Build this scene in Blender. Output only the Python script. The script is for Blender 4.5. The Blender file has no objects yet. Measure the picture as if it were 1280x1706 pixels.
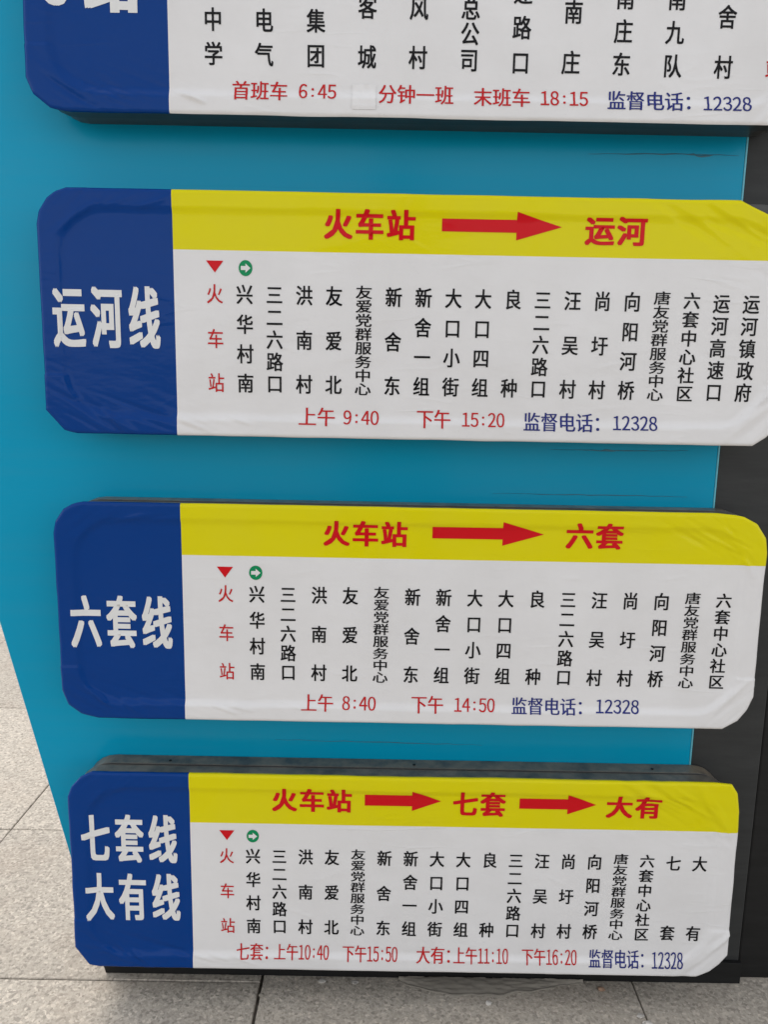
import bpy, bmesh, math, random
from mathutils import Vector, Matrix, noise
C = bpy.context.scene.collection
random.seed(4)
R = math.radians
GZ = 1.606                      # height of the top edge of the first board above the paving

# ------------------------------------------------------------------ camera
cam_d = bpy.data.cameras.new('camera'); cam = bpy.data.objects.new('camera', cam_d); C.objects.link(cam)
bpy.context.scene.camera = cam
pit, rol, yaw = 0.1651, 0.0192, -0.0026
def cam_axis(r, up, f):
    c, s = math.cos(rol), math.sin(rol); r, up = r*c-up*s, r*s+up*c
    c, s = math.cos(pit), math.sin(pit); a, b = f*c+up*s, -f*s+up*c
    c, s = math.cos(yaw), math.sin(yaw)
    return Vector((c*r-s*a, s*r+c*a, b))
ax, ay, az = cam_axis(1, 0, 0), cam_axis(0, 1, 0), -cam_axis(0, 0, 1)
cam.matrix_world = Matrix(((ax.x, ay.x, az.x, 0.4587), (ax.y, ay.y, az.y, -1.0283),
                           (ax.z, ay.z, az.z, GZ-0.6558), (0, 0, 0, 1)))
cam_d.sensor_fit = 'VERTICAL'; cam_d.sensor_height = 24; cam_d.lens = 1250/1706*24
cam_d.clip_start = 0.02; cam_d.clip_end = 800

# ------------------------------------------------------------------ world, sun, exposure
SUN_EL, SUN_AZ = 58, 305        # azimuth clockwise from +Y
w = bpy.data.worlds.new('World'); bpy.context.scene.world = w; w.use_nodes = True
nt = w.node_tree; nt.nodes.clear()
sky = nt.nodes.new('ShaderNodeTexSky'); sky.sky_type = 'NISHITA'; sky.sun_disc = False
sky.sun_elevation = R(SUN_EL); sky.sun_rotation = R(SUN_AZ); sky.dust_density = 1.0
hs = nt.nodes.new('ShaderNodeHueSaturation'); hs.inputs['Saturation'].default_value = 0.14
bg = nt.nodes.new('ShaderNodeBackground'); bg.inputs['Strength'].default_value = 0.15
wo = nt.nodes.new('ShaderNodeOutputWorld')
nt.links.new(sky.outputs[0], hs.inputs['Color']); nt.links.new(hs.outputs[0], bg.inputs[0]); nt.links.new(bg.outputs[0], wo.inputs[0])
sd = bpy.data.lights.new('sun', 'SUN'); sd.energy = 0.72; sd.angle = R(22); sd.color = (1, .92, .82)
sun = bpy.data.objects.new('sun', sd); C.objects.link(sun)
dirv = Vector((math.sin(R(SUN_AZ))*math.cos(R(SUN_EL)), math.cos(R(SUN_AZ))*math.cos(R(SUN_EL)), math.sin(R(SUN_EL))))
sun.rotation_euler = dirv.to_track_quat('Z', 'Y').to_euler(); sun.location = (-2, -4, 6)
vs = bpy.context.scene.view_settings
vs.view_transform = 'Standard'; vs.look = 'None'; vs.exposure = 1.12; vs.gamma = 1; vs.use_curve_mapping = False

# ------------------------------------------------------------------ helpers
def mesh(name, verts, faces, mat=None, parent=None, smooth=False, org=(0, 0, 0)):
    """verts in world metres (z measured from the paving); org = world place of the origin"""
    me = bpy.data.meshes.new(name)
    o3 = Vector(org)
    me.from_pydata([tuple(Vector(v)-o3) for v in verts], [], faces); me.update()
    if mat: me.materials.append(mat)
    if smooth:
        for p in me.polygons: p.use_smooth = True
    o = bpy.data.objects.new(name, me); C.objects.link(o)
    o.location = o3
    if parent is not None:
        o.parent = parent
        loc = Vector((0, 0, 0)); q = parent
        while q is not None: loc += q.location; q = q.parent
        o.location = o3-loc
    return o
def tag(o, label=None, cat=None, group=None, kind=None):
    if label: o['label'] = label
    if cat: o['category'] = cat
    if group: o['group'] = group
    if kind: o['kind'] = kind
    return o
def empty(name, loc):
    o = bpy.data.objects.new(name, None); C.objects.link(o); o.location = loc; o.empty_display_size = .05
    return o
def bevel(o, wid, seg=2):
    m = bmesh.new(); m.from_mesh(o.data)
    bmesh.ops.bevel(m, geom=[e for e in m.edges if e.calc_face_angle(0) > .5], offset=wid, segments=seg, affect='EDGES', profile=.5)
    m.to_mesh(o.data); m.free(); return o
def box(name, x0, x1, y0, y1, z0, z1, mat, parent=None, bev=0, org=None):
    v = [(x, y, z) for x in (x0, x1) for y in (y0, y1) for z in (z0, z1)]
    f = [(0, 1, 3, 2), (4, 6, 7, 5), (0, 4, 5, 1), (2, 3, 7, 6), (0, 2, 6, 4), (1, 5, 7, 3)]
    o = mesh(name, v, f, mat, parent, org=org or ((x0+x1)/2, (y0+y1)/2, z0))
    if bev: bevel(o, bev)
    return o
def prism(name, pts, y0, y1, mat, parent=None, bev=0, org=None):
    """pts: outline in (x, z) seen from the front, counter-clockwise"""
    n = len(pts)
    v = [(x, y0, z) for x, z in pts]+[(x, y1, z) for x, z in pts]
    f = [tuple(range(n)), tuple(range(2*n-1, n-1, -1))]+[(i, i+n, (i+1) % n+n, (i+1) % n) for i in range(n)]
    o = mesh(name, v, f, mat, parent, org=org or (sum(p[0] for p in pts)/n, (y0+y1)/2, min(p[1] for p in pts)))
    if bev: bevel(o, bev)
    return o
def smooth01(a, b, x):
    t = max(0., min(1., (x-a)/(b-a))); return t*t*(3-2*t)

# ------------------------------------------------------------------ materials
def newmat(name):
    m = bpy.data.materials.new(name); m.use_nodes = True
    t = m.node_tree; b = t.nodes['Principled BSDF']; return m, t, b
def N(t, kind, **kw):
    n = t.nodes.new(kind)
    for k, v in kw.items():
        if k in n.inputs: n.inputs[k].default_value = v
        else: setattr(n, k, v)
    return n
def pos(t): return N(t, 'ShaderNodeNewGeometry').outputs['Position']
def ramp(t, src, stops):
    r = t.nodes.new('ShaderNodeValToRGB'); e = r.color_ramp.elements
    while len(e) < len(stops): e.new(.5)
    for k, (p, c) in enumerate(stops):
        e[k].position = p; e[k].color = (*c, 1) if len(c) == 3 else c
    t.links.new(src, r.inputs[0]); return r.outputs[0]
def mix(t, fac, a, b, mode='MIX'):
    m = N(t, 'ShaderNodeMix', data_type='RGBA', blend_type=mode)
    for s, val in ((0, fac), (6, a), (7, b)):
        if isinstance(val, (int, float)): m.inputs[s].default_value = val
        elif isinstance(val, tuple): m.inputs[s].default_value = (*val, 1)
        else: t.links.new(val, m.inputs[s])
    return m.outputs[2]
def film_mat(name, col, rough=.3, dirt=.10):
    """printed self-adhesive vinyl: satin, faint dust, shallow creases"""
    m, t, b = newmat(name); P = pos(t); L = t.links.new
    n1 = N(t, 'ShaderNodeTexNoise', Scale=9., Detail=5., Roughness=.6); L(P, n1.inputs['Vector'])
    n2 = N(t, 'ShaderNodeTexNoise', Scale=420., Detail=2.); L(P, n2.inputs['Vector'])
    f = ramp(t, n1.outputs[0], [(.38, (0, 0, 0)), (.75, (dirt,)*3)])
    c = mix(t, f, col, (.30, .28, .25))
    sp = ramp(t, n2.outputs[0], [(.70, (0, 0, 0)), (.78, (min(.2, dirt*1.6),)*3)])
    c = mix(t, sp, c, (.25, .24, .22)); L(c, b.inputs['Base Color'])
    rr = N(t, 'ShaderNodeMapRange'); L(n1.outputs[0], rr.inputs[0])
    rr.inputs[1].default_value = .3; rr.inputs[2].default_value = .7; rr.inputs[3].default_value = rough-.05; rr.inputs[4].default_value = rough+.1
    L(rr.outputs[0], b.inputs['Roughness'])
    mp = N(t, 'ShaderNodeMapping'); L(P, mp.inputs[0]); mp.inputs['Rotation'].default_value = (0, .45, 0); mp.inputs['Scale'].default_value = (11, 11, 30)
    nb = N(t, 'ShaderNodeTexNoise', Scale=1., Detail=3., Roughness=.5); L(mp.outputs[0], nb.inputs['Vector'])
    nf = N(t, 'ShaderNodeTexNoise', Scale=160., Detail=2.); L(P, nf.inputs['Vector'])
    b1 = N(t, 'ShaderNodeBump', Strength=.5, Distance=.0022); L(nb.outputs[0], b1.inputs['Height'])
    # sparse sharp creases of the stretched vinyl
    last = b1.outputs[0]
    for rot, off in ((.5, 0.), (-.75, 7.3), (.05, 3.1)):
        mq = N(t, 'ShaderNodeMapping'); L(P, mq.inputs[0]); mq.inputs['Rotation'].default_value = (0, rot, 0); mq.inputs['Location'].default_value = (off, 0, off); mq.inputs['Scale'].default_value = (5, 5, 24)
        nq = N(t, 'ShaderNodeTexNoise', Scale=1., Detail=2., Roughness=.45); L(mq.outputs[0], nq.inputs['Vector'])
        line_ = ramp(t, nq.outputs[0], [(.462, (0, 0, 0)), (.5, (1, 1, 1)), (.532, (0, 0, 0))])
        nm_ = N(t, 'ShaderNodeTexNoise', Scale=6.5, Detail=2.); va = N(t, 'ShaderNodeVectorMath', operation='ADD'); L(P, va.inputs[0]); va.inputs[1].default_value = (off*3, 0, off); L(va.outputs[0], nm_.inputs['Vector'])
        mk = ramp(t, nm_.outputs[0], [(.57, (0, 0, 0)), (.72, (1, 1, 1))])
        bq = N(t, 'ShaderNodeBump', Strength=.45, Distance=.0007); L(mix(t, 1., line_, mk, 'MULTIPLY'), bq.inputs['Height']); L(last, bq.inputs['Normal']); last = bq.outputs[0]
    b2 = N(t, 'ShaderNodeBump', Strength=.35, Distance=.0002); L(nf.outputs[0], b2.inputs['Height']); L(last, b2.inputs['Normal'])
    L(b2.outputs[0], b.inputs['Normal'])
    b.inputs['Specular IOR Level'].default_value = .03; b.inputs['Coat Weight'].default_value = .17; b.inputs['Coat Roughness'].default_value = .10
    L(b2.outputs[0], b.inputs['Coat Normal'])
    return m
M = {}
M['blue'] = film_mat('blue_film', (.0008, .038, .200), .2, .006)
M['yellow'] = film_mat('yellow_film', (.66, .59, .003), .28, .03)
M['white'] = film_mat('white_film', (.71, .70, .70), .3, .12)
M['ink_black'] = film_mat('black_print', (.008, .008, .009), .33, .01)
M['ink_red'] = film_mat('red_print', (.50, .016, .018), .33, .01)
M['ink_head'] = film_mat('deep_red_print', (.56, .006, .012), .33, .01)
M['ink_navy'] = film_mat('navy_print', (.022, .03, .17), .33, .01)
M['ink_green'] = film_mat('green_print', (.004, .23, .085), .33, .01)
M['ink_white'] = film_mat('white_print', (.70, .70, .69), .3, .10)
M['paper'] = film_mat('white_patch', (.74, .73, .73), .5, .3)
def teal():
    m, t, b = newmat('teal_panel'); P = pos(t); L = t.links.new
    n1 = N(t, 'ShaderNodeTexNoise', Scale=3., Detail=6., Roughness=.6); L(P, n1.inputs['Vector'])
    mp = N(t, 'ShaderNodeMapping'); L(P, mp.inputs[0]); mp.inputs['Scale'].default_value = (3, 3, 60)
    n2 = N(t, 'ShaderNodeTexNoise', Scale=1., Detail=4., Roughness=.6); L(mp.outputs[0], n2.inputs['Vector'])
    c = mix(t, ramp(t, n2.outputs[0], [(.45, (0, 0, 0)), (.8, (.06,)*3)]), (.0002, .285, .465), (.10, .25, .30))
    c = mix(t, ramp(t, n1.outputs[0], [(.45, (0, 0, 0)), (.8, (.05,)*3)]), c, (.14, .24, .27))
    L(c, b.inputs['Base Color'])
    b.inputs['Roughness'].default_value = .2; b.inputs['Specular IOR Level'].default_value = .15
    b1 = N(t, 'ShaderNodeBump', Strength=.3, Distance=.002); L(n1.outputs[0], b1.inputs['Height']); L(b1.outputs[0], b.inputs['Normal'])
    return m
M['teal'] = teal()
def metal(name, col, rough=.45, dust=.0, dustcol=(.20, .17, .135), spec=.5):
    m, t, b = newmat(name); P = pos(t); L = t.links.new
    mp = N(t, 'ShaderNodeMapping'); L(P, mp.inputs[0]); mp.inputs['Scale'].default_value = (6, 40, 40)
    n1 = N(t, 'ShaderNodeTexNoise', Scale=1.5, Detail=6., Roughness=.65); L(mp.outputs[0], n1.inputs['Vector'])
    c = mix(t, ramp(t, n1.outputs[0], [(.4, (0, 0, 0)), (.75, (.35,)*3)]), col, tuple(min(1, x*1.8+.01) for x in col))
    if dust:
        g = N(t, 'ShaderNodeNewGeometry'); s = N(t, 'ShaderNodeSeparateXYZ'); L(g.outputs['Normal'], s.inputs[0])
        n2 = N(t, 'ShaderNodeTexNoise', Scale=30., Detail=6., Roughness=.7); L(P, n2.inputs['Vector'])
        a = ramp(t, s.outputs[2], [(.5, (0, 0, 0)), (.95, (1, 1, 1))])
        q = ramp(t, n2.outputs[0], [(.32, (.1,)*3), (.62, (dust,)*3)])
        c = mix(t, mix(t, 1., a, q, 'MULTIPLY'), c, dustcol)
    L(c, b.inputs['Base Color']); b.inputs['Roughness'].default_value = rough; b.inputs['Specular IOR Level'].default_value = spec
    n3 = N(t, 'ShaderNodeTexNoise', Scale=300., Detail=2.); L(P, n3.inputs['Vector'])
    b1 = N(t, 'ShaderNodeBump', Strength=.25, Distance=.0003); L(n3.outputs[0], b1.inputs['Height']); L(b1.outputs[0], b.inputs['Normal'])
    return m
M['frame'] = metal('dark_aluminium', (.03, .031, .031), .4, .85, (.19, .165, .13))
M['frame2'] = metal('grey_aluminium', (.042, .042, .042), .35, .9, (.22, .18, .13))
M['post'] = metal('charcoal_paint', (.025, .026, .026), .6, spec=.3)
M['black'] = metal('black_paint', (.007, .007, .007), .6, spec=.25)
M['highlight'] = metal('pale_teal_highlight', (.10, .38, .47), .3)  # paler teal, the edge highlight painted in as colour
M['scuff'] = metal('dark_scuff', (.01, .10, .15), .35)
def granite(name, base, seedoff=0, mono=1.):
    m, t, b = newmat(name); P = pos(t); L = t.links.new
    oi = N(t, 'ShaderNodeObjectInfo')
    ad = N(t, 'ShaderNodeVectorMath', operation='MULTIPLY_ADD'); L(oi.outputs['Random'], ad.inputs[0]); ad.inputs[1].default_value = (37, 19, 5); L(P, ad.inputs[2])
    V = ad.outputs[0]
    v1 = N(t, 'ShaderNodeTexVoronoi', Scale=230.); v1.feature = 'F1'; L(V, v1.inputs['Vector'])
    v2 = N(t, 'ShaderNodeTexNoise', Scale=170., Detail=3., Roughness=.7); L(V, v2.inputs['Vector'])
    n3 = N(t, 'ShaderNodeTexNoise', Scale=7., Detail=6., Roughness=.6); L(V, n3.inputs['Vector'])
    n4 = N(t, 'ShaderNodeTexNoise', Scale=1.7, Detail=5., Roughness=.6); L(P, n4.inputs['Vector'])
    sep = N(t, 'ShaderNodeSeparateColor'); L(v1.outputs['Color'], sep.inputs[0])
    d = tuple(x*.62 for x in base); li = tuple(min(.8, x*1.35) for x in base)
    c = ramp(t, sep.outputs[0], [(.0, d), (.35, base), (.7, base), (1., li)])
    c = mix(t, ramp(t, v2.outputs[0], [(.50, (0, 0, 0)), (.68, (.6,)*3)]), c, tuple(x*.5 for x in base))
    c = mix(t, ramp(t, n3.outputs[0], [(.5, (0, 0, 0)), (.8, (.35,)*3)]), c, (base[0]*.78, base[1]*.66, base[2]*.58))
    c = mix(t, ramp(t, n4.outputs[0], [(.45, (0, 0, 0)), (.75, (.3,)*3)]), c, (base[0]*.75, base[1]*.72, base[2]*.68))
    # each slab its own tone
    hsv = N(t, 'ShaderNodeHueSaturation'); mr = N(t, 'ShaderNodeMapRange'); L(oi.outputs['Random'], mr.inputs[0])
    mr.inputs[3].default_value = .93; mr.inputs[4].default_value = 1.07; L(mr.outputs[0], hsv.inputs['Value']); L(c, hsv.inputs['Color'])
    L(hsv.outputs[0], b.inputs['Base Color']); b.inputs['Roughness'].default_value = .8; b.inputs['Specular IOR Level'].default_value = .3
    nb = N(t, 'ShaderNodeTexNoise', Scale=120., Detail=5., Roughness=.75); L(V, nb.inputs['Vector'])
    b1 = N(t, 'ShaderNodeBump', Strength=1., Distance=.0028); L(nb.outputs[0], b1.inputs['Height'])
    b0 = N(t, 'ShaderNodeBump', Strength=.5, Distance=.004); L(n3.outputs[0], b0.inputs['Height']); L(b1.outputs[0], b0.inputs['Normal'])
    L(b0.outputs[0], b.inputs['Normal'])
    return m
M['granite'] = granite('granite', (.44, .395, .335))
def sand():
    m, t, b = newmat('joint_sand'); P = pos(t); L = t.links.new
    n = N(t, 'ShaderNodeTexNoise', Scale=80., Detail=6.); L(P, n.inputs['Vector'])
    L(ramp(t, n.outputs[0], [(.3, (.14, .125, .105)), (.7, (.30, .27, .23))]), b.inputs['Base Color']); b.inputs['Roughness'].default_value = .95
    return m
M['sand'] = sand()
M['mortar'] = metal('old_mortar', (.23, .208, .175), .9, spec=.2)
M['stone'] = granite('pale_stone', (.55, .52, .48))
M['stone_red'] = granite('reddish_stone', (.34, .22, .15))

# ------------------------------------------------------------------ ground
SX, PX, SY = .278, .603, .447
g_hole = 3
def far_ground():
    m, t, b = newmat('far_paving'); P = pos(t); L = t.links.new
    br = N(t, 'ShaderNodeTexBrick', Scale=1.); br.offset = 0; br.squash = 1
    br.inputs['Color1'].default_value = (.34, .32, .29, 1); br.inputs['Color2'].default_value = (.36, .335, .305, 1); br.inputs['Mortar'].default_value = (.12, .11, .1, 1)
    br.inputs['Mortar Size'].default_value = .004; br.inputs['Brick Width'].default_value = PX; br.inputs['Row Height'].default_value = PX
    mp = N(t, 'ShaderNodeMapping'); mp.inputs['Location'].default_value = (-SX, -SY, 0); L(P, mp.inputs[0]); L(mp.outputs[0], br.inputs['Vector'])
    n = N(t, 'ShaderNodeTexNoise', Scale=150., Detail=4.); L(P, n.inputs['Vector'])
    L(mix(t, ramp(t, n.outputs[0], [(.45, (0, 0, 0)), (.65, (.5,)*3)]), br.outputs[0], (.18, .165, .15)), b.inputs['Base Color']); b.inputs['Roughness'].default_value = .85
    return m
M['far'] = far_ground()
X0, X1, Y0, Y1 = SX-7*PX, SX+7*PX, SY-5*PX, SY+9*PX
B = 400
ground = mesh('ground', [(-B, -B, 0), (B, -B, 0), (B, B, 0), (-B, B, 0), (X0, Y0, 0), (X1, Y0, 0), (X1, Y1, 0), (X0, Y1, 0),
                         (X0, Y0, -.012), (X1, Y0, -.012), (X1, Y1, -.012), (X0, Y1, -.012)],
              [(0, 1, 5, 4), (1, 2, 6, 5), (2, 3, 7, 6), (3, 0, 4, 7), (8, 9, 10, 11), (4, 5, 9, 8), (5, 6, 10, 9), (6, 7, 11, 10), (7, 4, 8, 11)], M['far'])
ground.data.materials.append(M['sand'])
for k in (4, 5, 6, 7, 8): ground.data.polygons[k].material_index = 1
tag(ground, kind='structure')
def slab(x0, x1, y0, y1, gapl=.0011, gapr=.0011, dz=0):
    g = .0010; bv = .0014
    x0 += gapl; x1 -= gapr; y0 += g; y1 -= g
    v = []
    for (i, z) in ((bv, 0), (0, -bv), (0, -.012)):
        v += [(x0+i, y0+i, z+dz), (x1-i, y0+i, z+dz), (x1-i, y1-i, z+dz), (x0+i, y1-i, z+dz)]
    f = [(0, 1, 2, 3)]
    for r in (0, 4):
        for k in range(4): f.append((r+k, r+4+k, r+4+(k+1) % 4, r+(k+1) % 4))
    return mesh('paving_slab', v, f, M['granite'], ground, org=((x0+x1)/2, (y0+y1)/2, 0))
for i in range(-7, 7):
    for j in range(-5, 9):
        xa, xb = SX+i*PX, SX+(i+1)*PX; ya, yb = SY+j*PX, SY+(j+1)*PX
        gl = .0026 if i == 0 else .0011; gr = .0026 if i == -1 else .0011
        dz = random.uniform(-.0008, .0004)
        if j == -1 and i == -1:          # these were cut along the foot of the pylon
            slab(xa, xb, ya, .040, gl, gr, dz-(.002 if i == 0 else 0)); slab(xa, xb, .040, yb, gl, gr, dz*.5)
        else: slab(xa, xb, ya, yb, gl, gr, dz)

# ------------------------------------------------------------------ pylon
pyl = empty('bus_stop_pylon', (.5, .11, 0))
tag(pyl, 'tall teal bus stop pylon with slanted left edge and charcoal right post', 'bus stop pylon')
def Z(z): return z+GZ
slx = lambda z: -.113-(z+1.019)*.2267      # slanted left edge
TOPZ = .72
left_edge = [(slx(-.15), -.15), (slx(-.15), TOPZ)]
prism('teal_panel', [(x, Z(z)) for x, z in [(slx(-1.545), -1.545), (.9435, -1.545), (.9435, TOPZ)]+[(slx(-.15), TOPZ), (slx(-.15), -.15)]], .0572, .0602, M['teal'], pyl, .0008)
prism('body', [(x, Z(z)) for x, z in [(slx(-1.606)+.006, -1.606), (.9445, -1.606), (.9445, TOPZ-.004), (slx(-.15)+.006, TOPZ-.004), (slx(-.15)+.006, -.152)]], .0604, .17, M['black'], pyl, .001)
prism('plinth', [(x, Z(z)) for x, z in [(slx(-1.606)+.002, -1.6055), (1.0575, -1.6055), (1.0575, -1.5685), (.9445, -1.5645), (.9445, -1.5465), (slx(-1.5465)+.002, -1.5465)]], .0535, .0602, M['black'], pyl, .0006)
box('side_post', .9468, 1.056, .0612, .168, Z(-1.606), Z(TOPZ+.02), M['post'], pyl, .002)
box('edge_highlight', .9436, .9462, .0566, .066, Z(-1.545), Z(TOPZ), M['highlight'], pyl, .0006)  # pale strip painting the bright highlight along the panel's right edge
box('rear_post', 1.0585, 1.20, .0665, .166, Z(-1.606), Z(TOPZ+.02), M['black'], pyl, .003)
box('cap', slx(-.15)-.01, 1.215, .05, .18, Z(TOPZ+.021), Z(TOPZ+.06), M['post'], pyl, .004)
def scuff(pts, wdt, nm='scuff_line'):
    v = []; f = []
    for k, (x, z) in enumerate(pts):
        a = pts[min(k+1, len(pts)-1)]; b = pts[max(k-1, 0)]
        d = Vector((a[0]-b[0], a[1]-b[1])).normalized(); nrm = Vector((-d.y, d.x))
        hw = wdt*(math.sin(math.pi*(k+.25)/(len(pts)-.5))*.8+.25)*random.uniform(.6, 1.2)
        v += [(x+nrm.x*hw, .0571, Z(z)+nrm.y*hw), (x, .0566, Z(z)), (x-nrm.x*hw, .0571, Z(z)-nrm.y*hw)]
        if k: a0 = 3*k-3; f += [(a0, a0+1, a0+4, a0+3), (a0+1, a0+2, a0+5, a0+4)]
    mesh(nm, v, f, M['scuff'], pyl, True, org=v[0])
def wob(x0, z0, x1, z1, n=14, amp=.0012, sag=0):
    return [(x0+(x1-x0)*k/n, z0+(z1-z0)*k/n+random.uniform(-amp, amp)-sag*math.sin(math.pi*k/n)) for k in range(n+1)]
scuff(wob(.73, -.3385, .935, -.3365, 16, .0006, -.001), .0008)
scuff(wob(.868, -.3355, .9, -.3365, 6, .001, .002), .0016)
scuff(wob(.69, -.4035, .915, -.4035, 18, .0007, .0), .0008)
scuff(wob(.88, -.402, .9, -.398, 4, .0006), .0009)
scuff(wob(.70, -.7405, .90, -.7385, 16, .0006, .001), .0007)
scuff(wob(.775, -.7405, .80, -.740, 5, .0006), .0016)
scuff(wob(.62, -.806, .905, -.8055, 16, .0006), .0006)
scuff(wob(.30, -1.196, .62, -1.199, 18, .0008), .0006)

# ------------------------------------------------------------------ lettering glyphs
_gl = {}
def glyph(ch):
    """2-D outline mesh of one character from Blender's built-in font, in em units"""
    if ch in _gl: return _gl[ch]
    c = bpy.data.curves.new('glyph', 'FONT'); c.body = ch; c.size = 1; c.resolution_u = 3
    o = bpy.data.objects.new('glyph', c); C.objects.link(o)
    dg = bpy.context.evaluated_depsgraph_get()
    m = bpy.data.meshes.new_from_object(o.evaluated_get(dg))
    vs = [(v.co.x, v.co.y) for v in m.vertices]; fs = [tuple(p.vertices) for p in m.polygons]
    bpy.data.objects.remove(o); bpy.data.curves.remove(c); bpy.data.meshes.remove(m)
    _gl[ch] = (vs, fs); return _gl[ch]
NARROW = '0123456789:'
WIDE = {c: chr(0xFF10+int(c)) for c in '0123456789'}
def place(out, ch, x, z, sx, sz, bx=0, bz=0):
    """append a glyph whose em box starts at (x, z baseline-ish)"""
    vs, fs = glyph(ch); V, F = out
    cells = [(0, 0)] if not (bx or bz) else [(a, b) for a in ((-bx, 0, bx) if bx else (0,)) for b in ((-bz, 0, bz) if bz else (0,))]
    for k, (a, b) in enumerate(cells):
        n = len(V)
        V += [(x+(u+a)*sx, z+(v+b)*sz, k*1.2e-5) for u, v in vs]
        F += [tuple(i+n for i in f) for f in fs]
def line(text, x0, z0, x1, z1, bx=0, bz=0, sp=1.0):
    """text fitted into the ink box x0..x1, z0 (top) .. z1 (bottom)"""
    out = ([], []); pen = 0
    for ch in text:
        if ch == ' ': pen += .5; continue
        if ch in NARROW:
            ch = WIDE.get(ch, ch); vs = glyph(ch)[0]; w0 = min(v[0] for v in vs); w1 = max(v[0] for v in vs)
            s = .86 if ch == ':' else .80; cx = pen+.25
            yo = .10 if ch == ':' else 0
            place(out, ch, cx-(w0+w1)/2*s, yo-.02, s, 1.1, bx, bz); pen += .5*sp
        else: place(out, ch, pen, 0, 1, 1, bx, bz); pen += sp
    V, F = out
    a0, a1 = min(v[0] for v in V), max(v[0] for v in V); b0, b1 = min(v[1] for v in V), max(v[1] for v in V)
    return [(x0+(v[0]-a0)/(a1-a0)*(x1-x0), z1+(v[1]-b0)/(b1-b0)*(z0-z1), v[2]) for v in V], F
def column(text, xt, zt, xb, zb, ew, eh, zs=None, bw=.017):
    out = ([], []); n = len(text)
    for k, ch in enumerate(text):
        f = k/(n-1) if n > 1 else 0
        cx, cz = xt+(xb-xt)*f, zt+(zb-zt)*f
        if zs: cz = zs[k]
        place(out, ch, cx-.5*ew, cz-.36*eh, ew, eh, bw, bw*.6)
    return out

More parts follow.
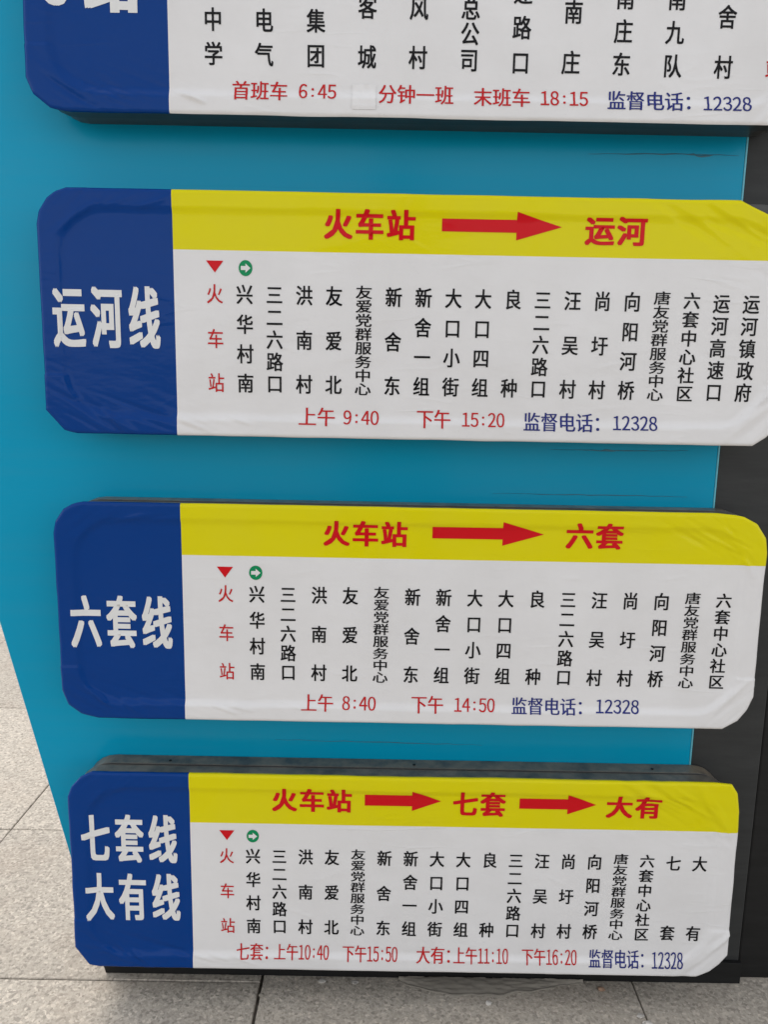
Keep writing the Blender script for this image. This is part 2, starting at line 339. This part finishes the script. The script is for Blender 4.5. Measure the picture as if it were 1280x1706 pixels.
# ------------------------------------------------------------------ film shape
class Film:
    def __init__(s, zt, zb, cor, seed, wr):
        s.zt, s.zb, s.seed, s.wr = zt, zb, seed, wr
        H = zt-zb
        tl, tr, br, bl = cor            # each: list of (dx from that corner, dz from that corner) clockwise
        P = [(a, -b) for a, b in tl]+[(1-a, -b) for a, b in tr]+[(1-a, -H+b) for a, b in br]+[(a, -H+b) for a, b in bl]
        s.poly = [(x, zt+z) for x, z in P]      # clockwise from the left side's top
        s.H = H
        rr = random.Random(int(seed*10)); s.cr = []
        def fan(x, z, dx, dz, n, sx_, ln, ang, hh):
            for k in range(n):
                a = ang+rr.uniform(-.12, .12); l_ = ln*rr.uniform(.6, 1.3)
                px, pz = x+dx*k+rr.uniform(-.3, .3)*abs(dx), z+dz*k+rr.uniform(-.0015, .0015)
                s.cr.append((px, pz, px+l_*math.cos(a), pz+l_*math.sin(a), rr.uniform(.0015, .0030), 2.3*hh*rr.uniform(-.6, 1.)))
        fan(.040, zb+.048, .010, -.0035, 6, 0, .045, -.75, .0011)      # lower left, sweeping round the corner
        fan(.085, zb+.030, .022, -.0005, 8, 0, .045, -.32, .0008)
        fan(.255, zb+.029, .030, 0, 5, 0, .040, -.22, .0005)
        fan(.93, zb+.022, .012, .006, 5, 0, .050, .75, .0011)          # lower right
        fan(.86, zt-.020, .014, -.002, 7, 0, .060, -.45, .0011)        # upper right
        fan(.955, zt-.035, .006, -.010, 4, 0, .045, -1.0, .0010)
        fan(.020, zt-.060, .010, .006, 6, 0, .050, .75, .0007)         # upper left
        fan(.070, zt-.030, .020, .002, 4, 0, .060, .30, .0005)
        for k in range(10):                                            # stray scratches of trapped air in the field
            a = rr.uniform(-.5, .5); px, pz = rr.uniform(.2, .92), rr.uniform(zb+.03, zt-.03); l_ = rr.uniform(.02, .06)
            s.cr.append((px, pz, px+l_*math.cos(a), pz+l_*math.sin(a), rr.uniform(.0012, .0025), rr.uniform(.0002, .0005)))
        s.cr.append((.24, zt-.0265+rr.uniform(-.001, .001), .80, zt-.029, .0014, -.0005))   # long crease under the top edge
    def xr(s, z):
        """left and right extent of the outline at height z"""
        xs = []; p = s.poly; n = len(p)
        for i in range(n):
            a, b = p[i], p[(i+1) % n]
            if (a[1]-z)*(b[1]-z) <= 0 and abs(a[1]-b[1]) > 1e-9: xs.append(a[0]+(b[0]-a[0])*(z-a[1])/(b[1]-a[1]))
            elif abs(a[1]-b[1]) <= 1e-9 and abs(a[1]-z) < 1e-7: xs += [a[0], b[0]]
        return min(xs), max(xs)
    def d_out(s, x, z):
        d = 9; p = s.poly; n = len(p)
        for i in range(n):
            a, b = p[i], p[(i+1) % n]; ex, ez = b[0]-a[0], b[1]-a[1]; L = math.hypot(ex, ez)
            if L < 1e-6: continue
            t = max(0, min(1, ((x-a[0])*ex+(z-a[1])*ez)/(L*L)))
            d = min(d, math.hypot(x-a[0]-ex*t, z-a[1]-ez*t))
        return d
    def sd(s, x, z):
        """signed distance to the rounded inner plate (negative inside)"""
        r = .062; cx, cz = .5, (s.zt+s.zb)/2
        qx = abs(x-cx)-(.5-.026-r); qz = abs(z-cz)-(s.H/2-.0225-r)
        return math.hypot(max(qx, 0), max(qz, 0))+min(max(qx, qz), 0)-r
    def y(s, x, z):
        sd = s.sd(x, z)+.0016*noise.noise(Vector((x*9, z*9, s.seed)))
        t = max(0., min(1., (sd+.0095)/.0105)); h = (.0040 if z < (s.zt+s.zb)/2-.08 else .0026)*(t**1.7 if t < 1 else 1.)      # the rim stands proud of the inner plate
        h += .0007*noise.noise(Vector((x*7, z*9, s.seed+3.1)))
        d = s.d_out(x, z)
        if d < .0035: h -= .0022*(1-d/.0035)**2
        # folds gathered along the crease near the corners
        zz = (z-s.zb)/s.H
        for (cx, cz, ang, amp, ln, fr) in s.wr:
            u = x-cx; v = z-(s.zb+cz*s.H)
            c_, s_ = math.cos(ang), math.sin(ang)
            a, b = u*c_+v*s_, -u*s_+v*c_
            m = math.exp(-(a/ln)**2)*math.exp(-(b/(ln*.45))**2)
            if m < .02: continue
            q = noise.noise(Vector((a*9, b*fr, s.seed+7.7+cx*3)))
            h += amp*m*((1-abs(q)*2.6)*.5+q)*(.35+.65*math.exp(-(sd/.022)**2))
        # sharp little creases
        for (x0, z0, x1, z1, wd, hh) in s.cr:
            if x < min(x0, x1)-.006 or x > max(x0, x1)+.006 or z < min(z0, z1)-.006 or z > max(z0, z1)+.006: continue
            ex, ez = x1-x0, z1-z0; L2 = ex*ex+ez*ez
            t = ((x-x0)*ex+(z-z0)*ez)/L2
            if t <= 0 or t >= 1: continue
            dd = ((x-x0)*ez-(z-z0)*ex)/math.sqrt(L2)
            if abs(dd) > 3*wd: continue
            h += hh*math.exp(-(dd/wd)**2)*(4*t*(1-t))**.7
        # small dimples in the flat field
        q = noise.noise(Vector((x*22, z*22, s.seed+11)))
        h += .0004*max(0, q-.35)*3
        return -h
def build_field(nm, F, xa, xb, za, zb, mat, parent, stepx=.0031, stepz=.0022):
    """piece of the film between x xa..xb and z za (top)..zb, clipped by the outline, plus the folded skirt"""
    nx = max(2, round((xb-xa)/stepx)); nz = max(2, round((za-zb)/stepz))
    V = []; Fc = []; idx = {}
    top, bot = abs(za-F.zt) < 1e-6, abs(zb-F.zb) < 1e-6
    Lf, Rt = xa < 1e-6, xb > 1-1e-6
    def warp(x, z):
        l, r = F.xr(z); l += .0006*noise.noise(Vector((3, z*24, F.seed))); r += .0008*noise.noise(Vector((9, z*22, F.seed)))
        if Lf and x < .09: x = l+(x/.09)*(.09-l)
        if Rt and x > .90: x = .90+(x-.90)/.10*(r-.90)
        return x
    for j in range(nz+1):
        z = za+(zb-za)*j/nz
        if top and j == 0: z = F.zt-1e-6
        if bot and j == nz: z = F.zb+1e-6
        for i in range(nx+1):
            x = warp(xa+(xb-xa)*i/nx, z)
            zj = z
            if (top and j == 0) or (bot and j == nz): zj = z+.0006*noise.noise(Vector((x*16, j, F.seed)))
            idx[i, j] = len(V); V.append((x, F.y(x, z), Z(zj)))
    for j in range(nz):
        for i in range(nx): Fc.append((idx[i, j], idx[i, j+1], idx[i+1, j+1], idx[i+1, j]))
    chains = []
    ring = []
    if Rt: ring_r = [idx[nx, j] for j in range(nz, -1, -1)]
    if Lf: ring_l = [idx[0, j] for j in range(nz+1)]
    if top: ring_t = [idx[i, 0] for i in range(nx, -1, -1)]
    if bot: ring_b = [idx[i, nz] for i in range(nx+1)]
    seq = []
    if Lf and top and bot: seq = ring_t+ring_l[1:]+ring_b[1:]          # blue: right edge of top, round the left, to right edge of bottom
    elif Rt and top: seq = ring_r+ring_t[1:]
    elif Rt and bot: seq = ring_b+ring_r[1:]
    if seq:
        prev = seq
        cx, cz = .5, Z((F.zt+F.zb)/2)
        for (dy, ins) in ((.002, .0), (.005, .0008), (.008, .0022)):
            cur = []
            for s_ in seq:
                x, y, z = V[s_]
                q = .0035*noise.noise(Vector((x*30, z*30, F.seed+dy*100))) *.5 if dy > .005 else 0
                cur.append(len(V)); V.append((x+(ins if x < .5 else -ins)*(1 if abs(x-.5) > .44 else 0), y+dy+q, z+(ins if z < cz else -ins)))
            for k in range(len(seq)-1): Fc.append((prev[k], cur[k], cur[k+1], prev[k+1]))
            prev = cur
    return mesh(nm, V, Fc, mat, parent, True, org=((xa+xb)/2, 0, Z((za+zb)/2)))
def lettering(nm, geo, F, mat, parent, lift=.00045, label=None, sx=.012, sz=.006):
    """flat print laid on the film: cut into small pieces so that it follows the creases"""
    V, Fc = geo
    bm = bmesh.new(); vs = [bm.verts.new((x, d, z)) for x, z, d in V]
    for f in Fc:
        try: bm.faces.new([vs[i] for i in f])
        except ValueError: pass
    xs = [v[0] for v in V]; zs = [v[1] for v in V]
    def cuts(lo, hi, st, axis):
        k = math.ceil(lo/st)
        while k*st < hi:
            co = (k*st, 0, 0) if axis == 0 else (0, 0, k*st)
            bmesh.ops.bisect_plane(bm, geom=bm.verts[:]+bm.edges[:]+bm.faces[:], plane_co=co, plane_no=(1, 0, 0) if axis == 0 else (0, 0, 1)); k += 1
    if sz: cuts(min(zs), max(zs), sz, 1)
    if sx: cuts(min(xs), max(xs), sx, 0)
    for v in bm.verts: v.co = Vector((v.co.x, F.y(v.co.x, v.co.z)-lift-v.co.y, Z(v.co.z)))
    bm.normal_update()
    for f in bm.faces:
        if f.normal.y > 0: f.normal_flip()
    me = bpy.data.meshes.new(nm)
    org = Vector(((min(xs)+max(xs))/2, 0, Z(min(zs))))
    for v in bm.verts: v.co -= org
    bm.to_mesh(me); bm.free(); me.materials.append(mat)
    for p in me.polygons: p.use_smooth = True
    o = bpy.data.objects.new(nm, me); C.objects.link(o); o.parent = parent
    loc = Vector((0, 0, 0)); q = parent
    while q is not None: loc += q.location; q = q.parent
    o.location = org-loc
    if label: o['label'] = label
    return o
def pts2geo(pts): return [(x, z, 0) for x, z in pts], [tuple(range(len(pts)))]
def arrow(x0, xm, x1, zc, zc2, h, H2):
    """block arrow; zc..zc2 the slope of its axis"""
    f = lambda x: zc+(zc2-zc)*(x-x0)/(x1-x0)
    return [(x0, f(x0)-h, 0), (xm, f(xm)-h, 0), (xm, f(xm)+h, 0), (x0, f(x0)+h, 0), (xm, f(xm)-H2, 0), (x1, f(x1), 0), (xm, f(xm)+H2, 0)], [(0, 1, 2, 3), (4, 5, 6)]

BOARD_Y = .0565
def rr_outline(x0, x1, z0, z1, r, seg=6):
    out = []
    for cx, cz, a0 in ((x1-r, z0+r, -90), (x1-r, z1-r, 0), (x0+r, z1-r, 90), (x0+r, z0+r, 180)):
        for k in range(seg+1):
            a = R(a0+90*k/seg); out.append((cx+r*math.cos(a), cz+r*math.sin(a)))
    return out
def board(zt, zb, zy, cor, seed, wr, label, name_lines, head, stations, foot, markers, xblue=.1775, tri=None, disc=None, screws=()):
    F = Film(zt, zb, cor, seed, wr)
    root = empty('route_board', (.5, .03, Z(zb))); tag(root, label, 'route board', 'route boards fixed to the bus stop pylon')
    prism('frame', rr_outline(.0045, .9955, Z(zb)+.003, Z(zt)-.0030, .045), .004, .030, M['frame'], root, .0012)
    prism('back_box', rr_outline(.010, .990, Z(zb)+.004, Z(zt)-.0012, .045), .0302, BOARD_Y, M['frame2'], root, .0006)
    for sx_ in screws:
        n_ = 8; ring = [(sx_+.0022*math.cos(R(360*k/n_)), .040+.0022*math.sin(R(360*k/n_))) for k in range(n_)]
        zt0 = Z(zt)-.0012
        mesh('screw', [(x, y, zt0-.002) for x, y in ring]+[(x, y, zt0+.0009) for x, y in ring], [tuple(range(n_, 2*n_))]+[(k, (k+1) % n_, (k+1) % n_+n_, k+n_) for k in range(n_)], M['black'], root, org=(sx_, .040, zt0))
    blue = build_field('blue_field', F, 0, xblue, zt, zb, M['blue'], root)
    yel = None
    if zy is not None:
        yel = build_field('yellow_band', F, xblue, 1, zt, zy, M['yellow'], root)
        wht = build_field('white_field', F, xblue, 1, zy, zb, M['white'], root)
    else:
        wht = build_field('white_field', F, xblue, 1, zt, zb, M['white'], root)
        # full-height white field: close its rim
    for (tx, bxx, bzz, sp, *bb) in name_lines:
        lettering('route_name', line(tx, *bb, bx=bxx, bz=bzz, sp=sp), F, M['ink_white'], blue)
    for it in head:
        if it[0] == 'A': lettering('arrow', arrow(*it[1:]), F, M['ink_head'], yel)
        else: lettering('destination_text', line(it[0], *it[1:], bx=.036, bz=.022, sp=1.08), F, M['ink_head'], yel)
    for (tx, mt, xt, zt_, xb, zb_, ew, eh, *zs) in stations:
        lettering('station_name', column(tx, xt, zt_, xb, zb_, ew, eh, zs[0] if zs else None, .008 if mt == 'ink_red' else (.015 if len(tx) == 8 else .019)), F, M[mt], wht)
    for (tx, mt, nm, *bb) in foot:
        lettering(nm, line(tx, *bb, bx=.016), F, M[mt], wht, lift=.0006, sx=.02, sz=.0025)
    if tri:
        x0, x1, z0, z1 = tri
        lettering('start_marker', pts2geo([(x0, z0), ((x0+x1)/2, z1), (x1, z0)]), F, M['ink_head'], wht)
        cx, cz, rx, rz = disc
        lettering('direction_disc', pts2geo([(cx+rx*math.cos(R(a)), cz+rz*math.sin(R(a))) for a in range(0, 360, 12)]), F, M['ink_green'], wht)
        a = [(-.68, -.25), (.0, -.25), (.0, -.58), (.72, 0), (.0, .58), (.0, .25), (-.68, .25)]
        q = [(cx+rx*u, cz+rz*v, 0) for u, v in a]
        lettering('disc_arrow', (q, [(0, 1, 5, 6), (2, 3, 4)]), F, M['ink_white'], wht, lift=.0009)
    return root, F, wht

def wr_std(a=1.0):
    return [(.035, .09, -.55, .0016*a, .07, 110), (.10, .10, -.35, .0011*a, .10, 120), (.965, .10, .75, .0018*a, .06, 100), (.90, .93, -.55, .0018*a, .10, 90),
            (.96, .85, -.95, .0016*a, .06, 90), (.04, .93, .65, .0012*a, .05, 110)]
names = ['火车站', '兴华村南', '三二六路口', '洪南村', '友爱北', '友爱党群服务中心', '新舍东', '新舍一组', '大口小街', '大口四组', '良种', '三二六路口', '汪吴村', '尚圩村', '向阳河桥', '唐友党群服务中心', '六套中心社区']
def cols(lst, x0, px, zt, zb, ew=.0228, eh=.0268):
    out = []
    for k, tx in enumerate(lst):
        n = len(tx); x = x0+px*k
        a, b, h = zt, zb, eh
        if n == 8: a, b, h = zt+.0058, zb-.0048, .0180
        elif n == 6: a, b, h = zt+.0030, zb-.0028, .0228
        elif n == 5: h = .0262
        out.append((tx, 'ink_red' if k == 0 else 'ink_black', x, a, x, b, ew, h))
    return out

# --- board 1, cut by the top of the photograph
c1 = ([(0, .045), (.012, .016), (.042, 0)], [(.05, 0), (.015, .015), (0, .05)], [(0, .046), (.016, .018), (.05, 0)], [(.05, 0), (.0265, .0035), (.0055, .020), (-.003, .040)])
E1 = (.0240, .0288)
st1 = [('中学', .2350, [-.2063, -.2458]), ('电气', .2990, [-.2065, -.2460]), ('集团', .3643, [-.2060, -.2461]), ('客城', .4288, [-.1890, -.2463]),
       ('风村', .4932, [-.1889, -.2458]), ('总公司', .5580, [-.1875, -.2168, -.2474]), ('速路口', .6230, [-.1684, -.2087, -.2490]), ('南庄', .6868, [-.1896, -.2478]),
       ('南庄东', .7508, [-.1720, -.2104, -.2487]), ('南九队', .8156, [-.1717, -.2106, -.2495]), ('舍村', .8800, [-.1915, -.2497]), ('站', .9450, [-.2497])]
st1 = [(t_, 'ink_red' if t_ == '站' else 'ink_black', x, 0, x, 0, *E1, zs) for t_, x, zs in st1]
b1, F1, w1 = board(0, -.3172, None, c1, 2.3, wr_std(1.0), 'topmost route board, cut off by the photo edge, with a small blank patch beside 分钟一班', 
      [('3', .05, .03, 1, .0225, -.115, .0560, -.1940), ('路', .05, .02, 1, .0745, -.112, .1462, -.2005)], [], st1,
      [('首班车', 'ink_red', 'timetable_text', .2584, -.2765, .3283, -.2998), ('6:45', 'ink_red', 'timetable_text', .3428, -.2785, .3905, -.2968), ('分钟一班', 'ink_red', 'timetable_text', .4442, -.2775, .5394, -.3010),
       ('末班车', 'ink_red', 'timetable_text', .5653, -.2789, .6367, -.3018), ('18:15', 'ink_red', 'timetable_text', .6505, -.2810, .7108, -.2995),
       ('监督电话：', 'ink_navy', 'hotline_text', .7355, -.2795, .8410, -.3030), ('12328', 'ink_navy', 'hotline_text', .8580, -.2835, .9187, -.3018)], None, xblue=.1782)
# --- board 2
c2 = ([(0, .046), (.004, .030), (.015, .013), (.026, .005), (.041, 0)], [(.082, 0), (.042, .018), (.012, .034), (0, .055)], [(0, .046), (.006, .027), (.019, .012), (.037, 0)], [(.041, 0), (.024, .0035), (.0, .031)])
b2, F2, w2 = board(-.4083, -.7259, -.4828, c2, 8.1, wr_std(1.15), 'second route board from the top, blue end reading 运河线', 
      [('运河线', .040, .017, 1.19, .0158, -.5305, .1578, -.6118)],
      [('火车站', .3757, -.4283, .4955, -.4660), ('A', .5300, .6278, .6871, -.4457, -.4457, .0080, .0175), ('运河', .7176, -.4315, .7987, -.4675)],
      cols(names+['运河高速口', '运河镇政府'], .2312, .03962, -.5388, -.6548),
      [('上午', 'ink_red', 'departure_text', .3430, -.6850, .3921, -.7098), ('9:40', 'ink_red', 'departure_text', .4037, -.6880, .4518, -.7071), ('下午', 'ink_red', 'departure_text', .5036, -.6850, .5493, -.7101),
       ('15:20', 'ink_red', 'departure_text', .5652, -.6878, .6229, -.7071), ('监督电话：', 'ink_navy', 'hotline_text', .6489, -.6863, .7520, -.7113), ('12328', 'ink_navy', 'hotline_text', .7707, -.6885, .8311, -.7080)],
      None, xblue=.1775, tri=(.2205, .2434, -.4960, -.5111), disc=(.2725, -.5048, .0090, .0102))
# --- board 3
c3 = ([(0, .045), (.004, .028), (.016, .011), (.030, .003), (.044, 0)], [(.075, 0), (.040, .003), (.018, .014), (.004, .034), (.001, .055)], [(-.001, .050), (.007, .030), (.019, .013), (.040, 0)], [(.052, 0), (.028, .006), (.009, .020), (.001, .042)])
b3, F3, w3 = board(-.8201, -1.1380, -.8935, c3, 15.7, wr_std(.8), 'third route board from the top, blue end reading 六套线',
      [('六套线', .040, .017, 1.17, .0185, -.9540, .1624, -1.0318)],
      [('火车站', .3773, -.8398, .4951, -.8765), ('A', .5296, .6280, .6857, -.8548, -.8548, .0082, .0170), ('六套', .7166, -.8370, .7971, -.8745)],
      cols(names, .2394, .04416, -.9488, -1.0643),
      [('上午', 'ink_red', 'departure_text', .3466, -1.0964, .3928, -1.1213), ('8:40', 'ink_red', 'departure_text', .4061, -1.0985, .4547, -1.1183), ('下午', 'ink_red', 'departure_text', .5065, -1.0955, .5525, -1.1210),
       ('14:50', 'ink_red', 'departure_text', .5687, -1.0978, .6275, -1.1177), ('监督电话：', 'ink_navy', 'hotline_text', .6518, -1.0955, .7540, -1.1201), ('12328', 'ink_navy', 'hotline_text', .7745, -1.0965, .8371, -1.1165)],
      None, xblue=.1785, tri=(.2274, .2502, -.9093, -.9250), disc=(.2822, -.9172, .0094, .0104))
# --- board 4
c4 = ([(0, .040), (.006, .024), (.020, .008), (.036, 0)], [(.040, 0), (.016, .001), (.006, .016), (.001, .045)], [(-.003, .038), (.008, .0225), (.023, .009), (.043, 0)], [(.036, 0), (.020, .003), (.0, .033)])
b4, F4, w4 = board(-1.2238, -1.5456, -1.3022, c4, 21.4, wr_std(1.0), 'lowest route board, two-line blue end reading 七套线 above 大有线',
      [('七套线', .040, .017, 1.17, .0178, -1.2907, .1604, -1.3696), ('大有线', .040, .017, 1.17, .0195, -1.3872, .1625, -1.4664)],
      [('火车站', .3032, -1.2430, .4218, -1.2815), ('A', .4410, .5114, .5543, -1.2607, -1.2607, .0087, .0162), ('七套', .5724, -1.2436, .6508, -1.2843),
       ('A', .6712, .7430, .7854, -1.2622, -1.2622, .0082, .0160), ('大有', .8005, -1.2466, .8826, -1.2828)],
      cols(names+['七套', '大有'], .2344, .03963, -1.3560, -1.4733),
      [('七套：', 'ink_red', 'departure_text', .2473, -1.5022, .2960, -1.5280), ('上午10:40', 'ink_red', 'departure_text', .3054, -1.5025, .3895, -1.5272), ('下午15:50', 'ink_red', 'departure_text', .4106, -1.5030, .4951, -1.5285),
       ('大有：', 'ink_red', 'departure_text', .5241, -1.5030, .5760, -1.5290), ('上午11:10', 'ink_red', 'departure_text', .5813, -1.5028, .6657, -1.5290), ('下午16:20', 'ink_red', 'departure_text', .6867, -1.5030, .7714, -1.5290),
       ('监督电话：', 'ink_navy', 'hotline_text', .7901, -1.5026, .8745, -1.5313), ('12328', 'ink_navy', 'hotline_text', .8874, -1.5052, .9349, -1.5311)],
      None, xblue=.1805, tri=(.2240, .2464, -1.3138, -1.3297), disc=(.2740, -1.3226, .0092, .0102), screws=(.142, .515, .880))

# blank patch stuck over the minutes on board 1
def patch():
    V = []; Fc = []; n = 16
    for j in range(n+1):
        for i in range(n+1):
            x = .4105+.0305*i/n; z = -.2780-.0305*j/n
            x += .0006*noise.noise(Vector((0, z*300, 3))); z += .0006*noise.noise(Vector((x*300, 0, 3)))
            h = .0006+.0007*max(0, noise.noise(Vector((x*160, z*160, 6))))*(1 if j < 11 else .3)+(.0005 if j in (n-2,) else 0)
            V.append((x, F1.y(x, z)-h, Z(z)))
    for j in range(n):
        for i in range(n):
            a = j*(n+1)+i; Fc.append((a, a+n+1, a+n+2, a+1))
    mesh('blank_patch', V, Fc, M['paper'], w1, True, org=(.425, 0, Z(-.293)))
patch()

# ------------------------------------------------------------------ bits on the paving
def pebble(name, x, y, s, mat, label, sq=.6):
    bm = bmesh.new(); bmesh.ops.create_icosphere(bm, subdivisions=2, radius=s)
    for v in bm.verts:
        k = 1+.35*noise.noise(v.co*(1.3/s)+Vector((x*50, y*50, 0)))
        v.co = Vector((v.co.x*k*1.3, v.co.y*k, v.co.z*k*sq))
    me = bpy.data.meshes.new(name); bm.to_mesh(me); bm.free(); me.materials.append(mat)
    o = bpy.data.objects.new(name, me); C.objects.link(o); o.location = (x, y, s*sq*.8)
    tag(o, label, name.split('_')[-1])
pebble('pebble', .640, .004, .0040, M['stone'], 'white stone chip on the grey paving below the lowest board', .7)
pebble('stone_crumb', .565, .040, .0028, M['stone'], 'tiny pale crumb at the pylon foot under the mortar smear', .8)
pebble('stone_crumb', .376, .044, .0048, M['stone'], 'pale flat crumb at the pylon foot left of the mortar smear', .35)
pebble('stone_crumb', .429, .042, .0042, M['stone'], 'small pale crumb between the open joint and the mortar smear', .4)
pebble('red_pebble', .826, .036, .0042, M['stone_red'], 'reddish pebble at the pylon foot near the right end', .7)
pebble('red_pebble', .612, .043, .0055, M['stone_red'], 'flat reddish brown chip in the gap beneath the lowest board', .4)
pebble('stone_crumb', .283, .012, .0038, M['mortar'], 'grey chip wedged in the open joint near the pylon foot', .7)
pebble('stone_crumb', .872, -.015, .0045, M['stone'], 'pale crumb in the right hand paving joint', .5)
pebble('stone_crumb', .878, -.030, .0055, M['stone'], 'larger pale crumb nearest the camera in the right hand joint', .5)
# smear of old mortar squeezed out from under the pylon
V = []; Fc = []; n = 90; mrows = 14
for i in range(n+1):
    u = i/n; x = .500+.300*u
    dep = .031*(math.sin(math.pi*min(1., u**.72))**1.1)+.006*noise.noise(Vector((x*40, 0, 2)))+.002*noise.noise(Vector((x*170, 0, 2)))
    dep = max(.004, dep+.003)
    for j in range(mrows+1):
        f = j/mrows
        y = .0515-dep*f
        h = .0055*(1-f**1.6)+.0012*noise.noise(Vector((x*45, y*230, 1)))+.001*noise.noise(Vector((x*260, y*260, 5)))
        if j == mrows: h = -.001
        if j == mrows-1: h += .0016
        V.append((x, y, h))
for i in range(n):
    for j in range(mrows):
        a = i*(mrows+1)+j; Fc.append((a, a+1, a+mrows+2, a+mrows+1))
tag(mesh('mortar_smear', V, Fc, M['mortar'], None, True, org=(.65, .035, 0)), 'thin lip of old mortar squeezed out along the foot of the pylon', 'mortar')

# ------------------------------------------------------------------ photographer, seen only as a dim reflection in the teal panel
def person():
    J = {'pel': (.50, -1.42, .93, .15, .11), 'bel': (.50, -1.42, 1.08, .135, .10), 'che': (.50, -1.42, 1.28, .165, .115), 'nk0': (.50, -1.42, 1.42, .09, .08), 'nk': (.50, -1.41, 1.48, .055, .055),
         'h0': (.50, -1.39, 1.56, .075, .085), 'h1': (.50, -1.385, 1.64, .08, .092), 'h2': (.50, -1.39, 1.70, .05, .06)}
    E_ = [('pel', 'bel'), ('bel', 'che'), ('che', 'nk0'), ('nk0', 'nk'), ('nk', 'h0'), ('h0', 'h1'), ('h1', 'h2')]
    for s, n_ in ((-1, 'l'), (1, 'r')):
        J['hip'+n_] = (.50+s*.095, -1.42, .86, .095, .10); J['kn'+n_] = (.50+s*.11, -1.40, .49, .062, .065); J['an'+n_] = (.50+s*.12, -1.43, .10, .042, .045); J['to'+n_] = (.50+s*.135, -1.29, .045, .045, .032)
        J['sh'+n_] = (.50+s*.185, -1.42, 1.38, .06, .06); J['el'+n_] = (.50+s*.245, -1.36, 1.10, .045, .045); J['wr'+n_] = (.50+s*.09, -1.14, 1.00, .028, .03); J['ha'+n_] = (.50+s*.062, -1.085, .985, .030, .022)
        E_ += [('pel', 'hip'+n_), ('hip'+n_, 'kn'+n_), ('kn'+n_, 'an'+n_), ('an'+n_, 'to'+n_), ('che', 'sh'+n_), ('sh'+n_, 'el'+n_), ('el'+n_, 'wr'+n_), ('wr'+n_, 'ha'+n_)]
    ks = list(J); me = bpy.data.meshes.new('person')
    me.from_pydata([J[k][:3] for k in ks], [(ks.index(a), ks.index(b)) for a, b in E_], [])
    o = bpy.data.objects.new('person', me); C.objects.link(o)
    md = o.modifiers.new('skin', 'SKIN'); me.skin_vertices or None
    for k, sv in zip(ks, me.skin_vertices[0].data): sv.radius = J[k][3:5]
    me.skin_vertices[0].data[0].use_root = True
    sub = o.modifiers.new('sub', 'SUBSURF'); sub.levels = 2; sub.render_levels = 2
    m, t, b = newmat('dark_clothes'); P = pos(t)
    s_ = N(t, 'ShaderNodeSeparateXYZ'); t.links.new(P, s_.inputs[0])
    t.links.new(ramp(t, s_.outputs[2], [(.0, (.02, .02, .025)), (.88, (.02, .025, .04)), (.885, (.018, .018, .02)), (1., (.018, .018, .02))]), b.inputs['Base Color'])
    b.inputs['Roughness'].default_value = .85; me.materials.append(m)
    tag(o, 'photographer in dark clothes standing before the pylon, holding a phone at waist height', 'person')
    ph = box('phone', .422, .578, -1.062, -1.052, .915, .99, M['black'], None, .003)
    ph.location.z = .915; tag(ph, 'black phone held level in both hands of the photographer', 'phone')
try: person()
except Exception as e: print('person failed', e)
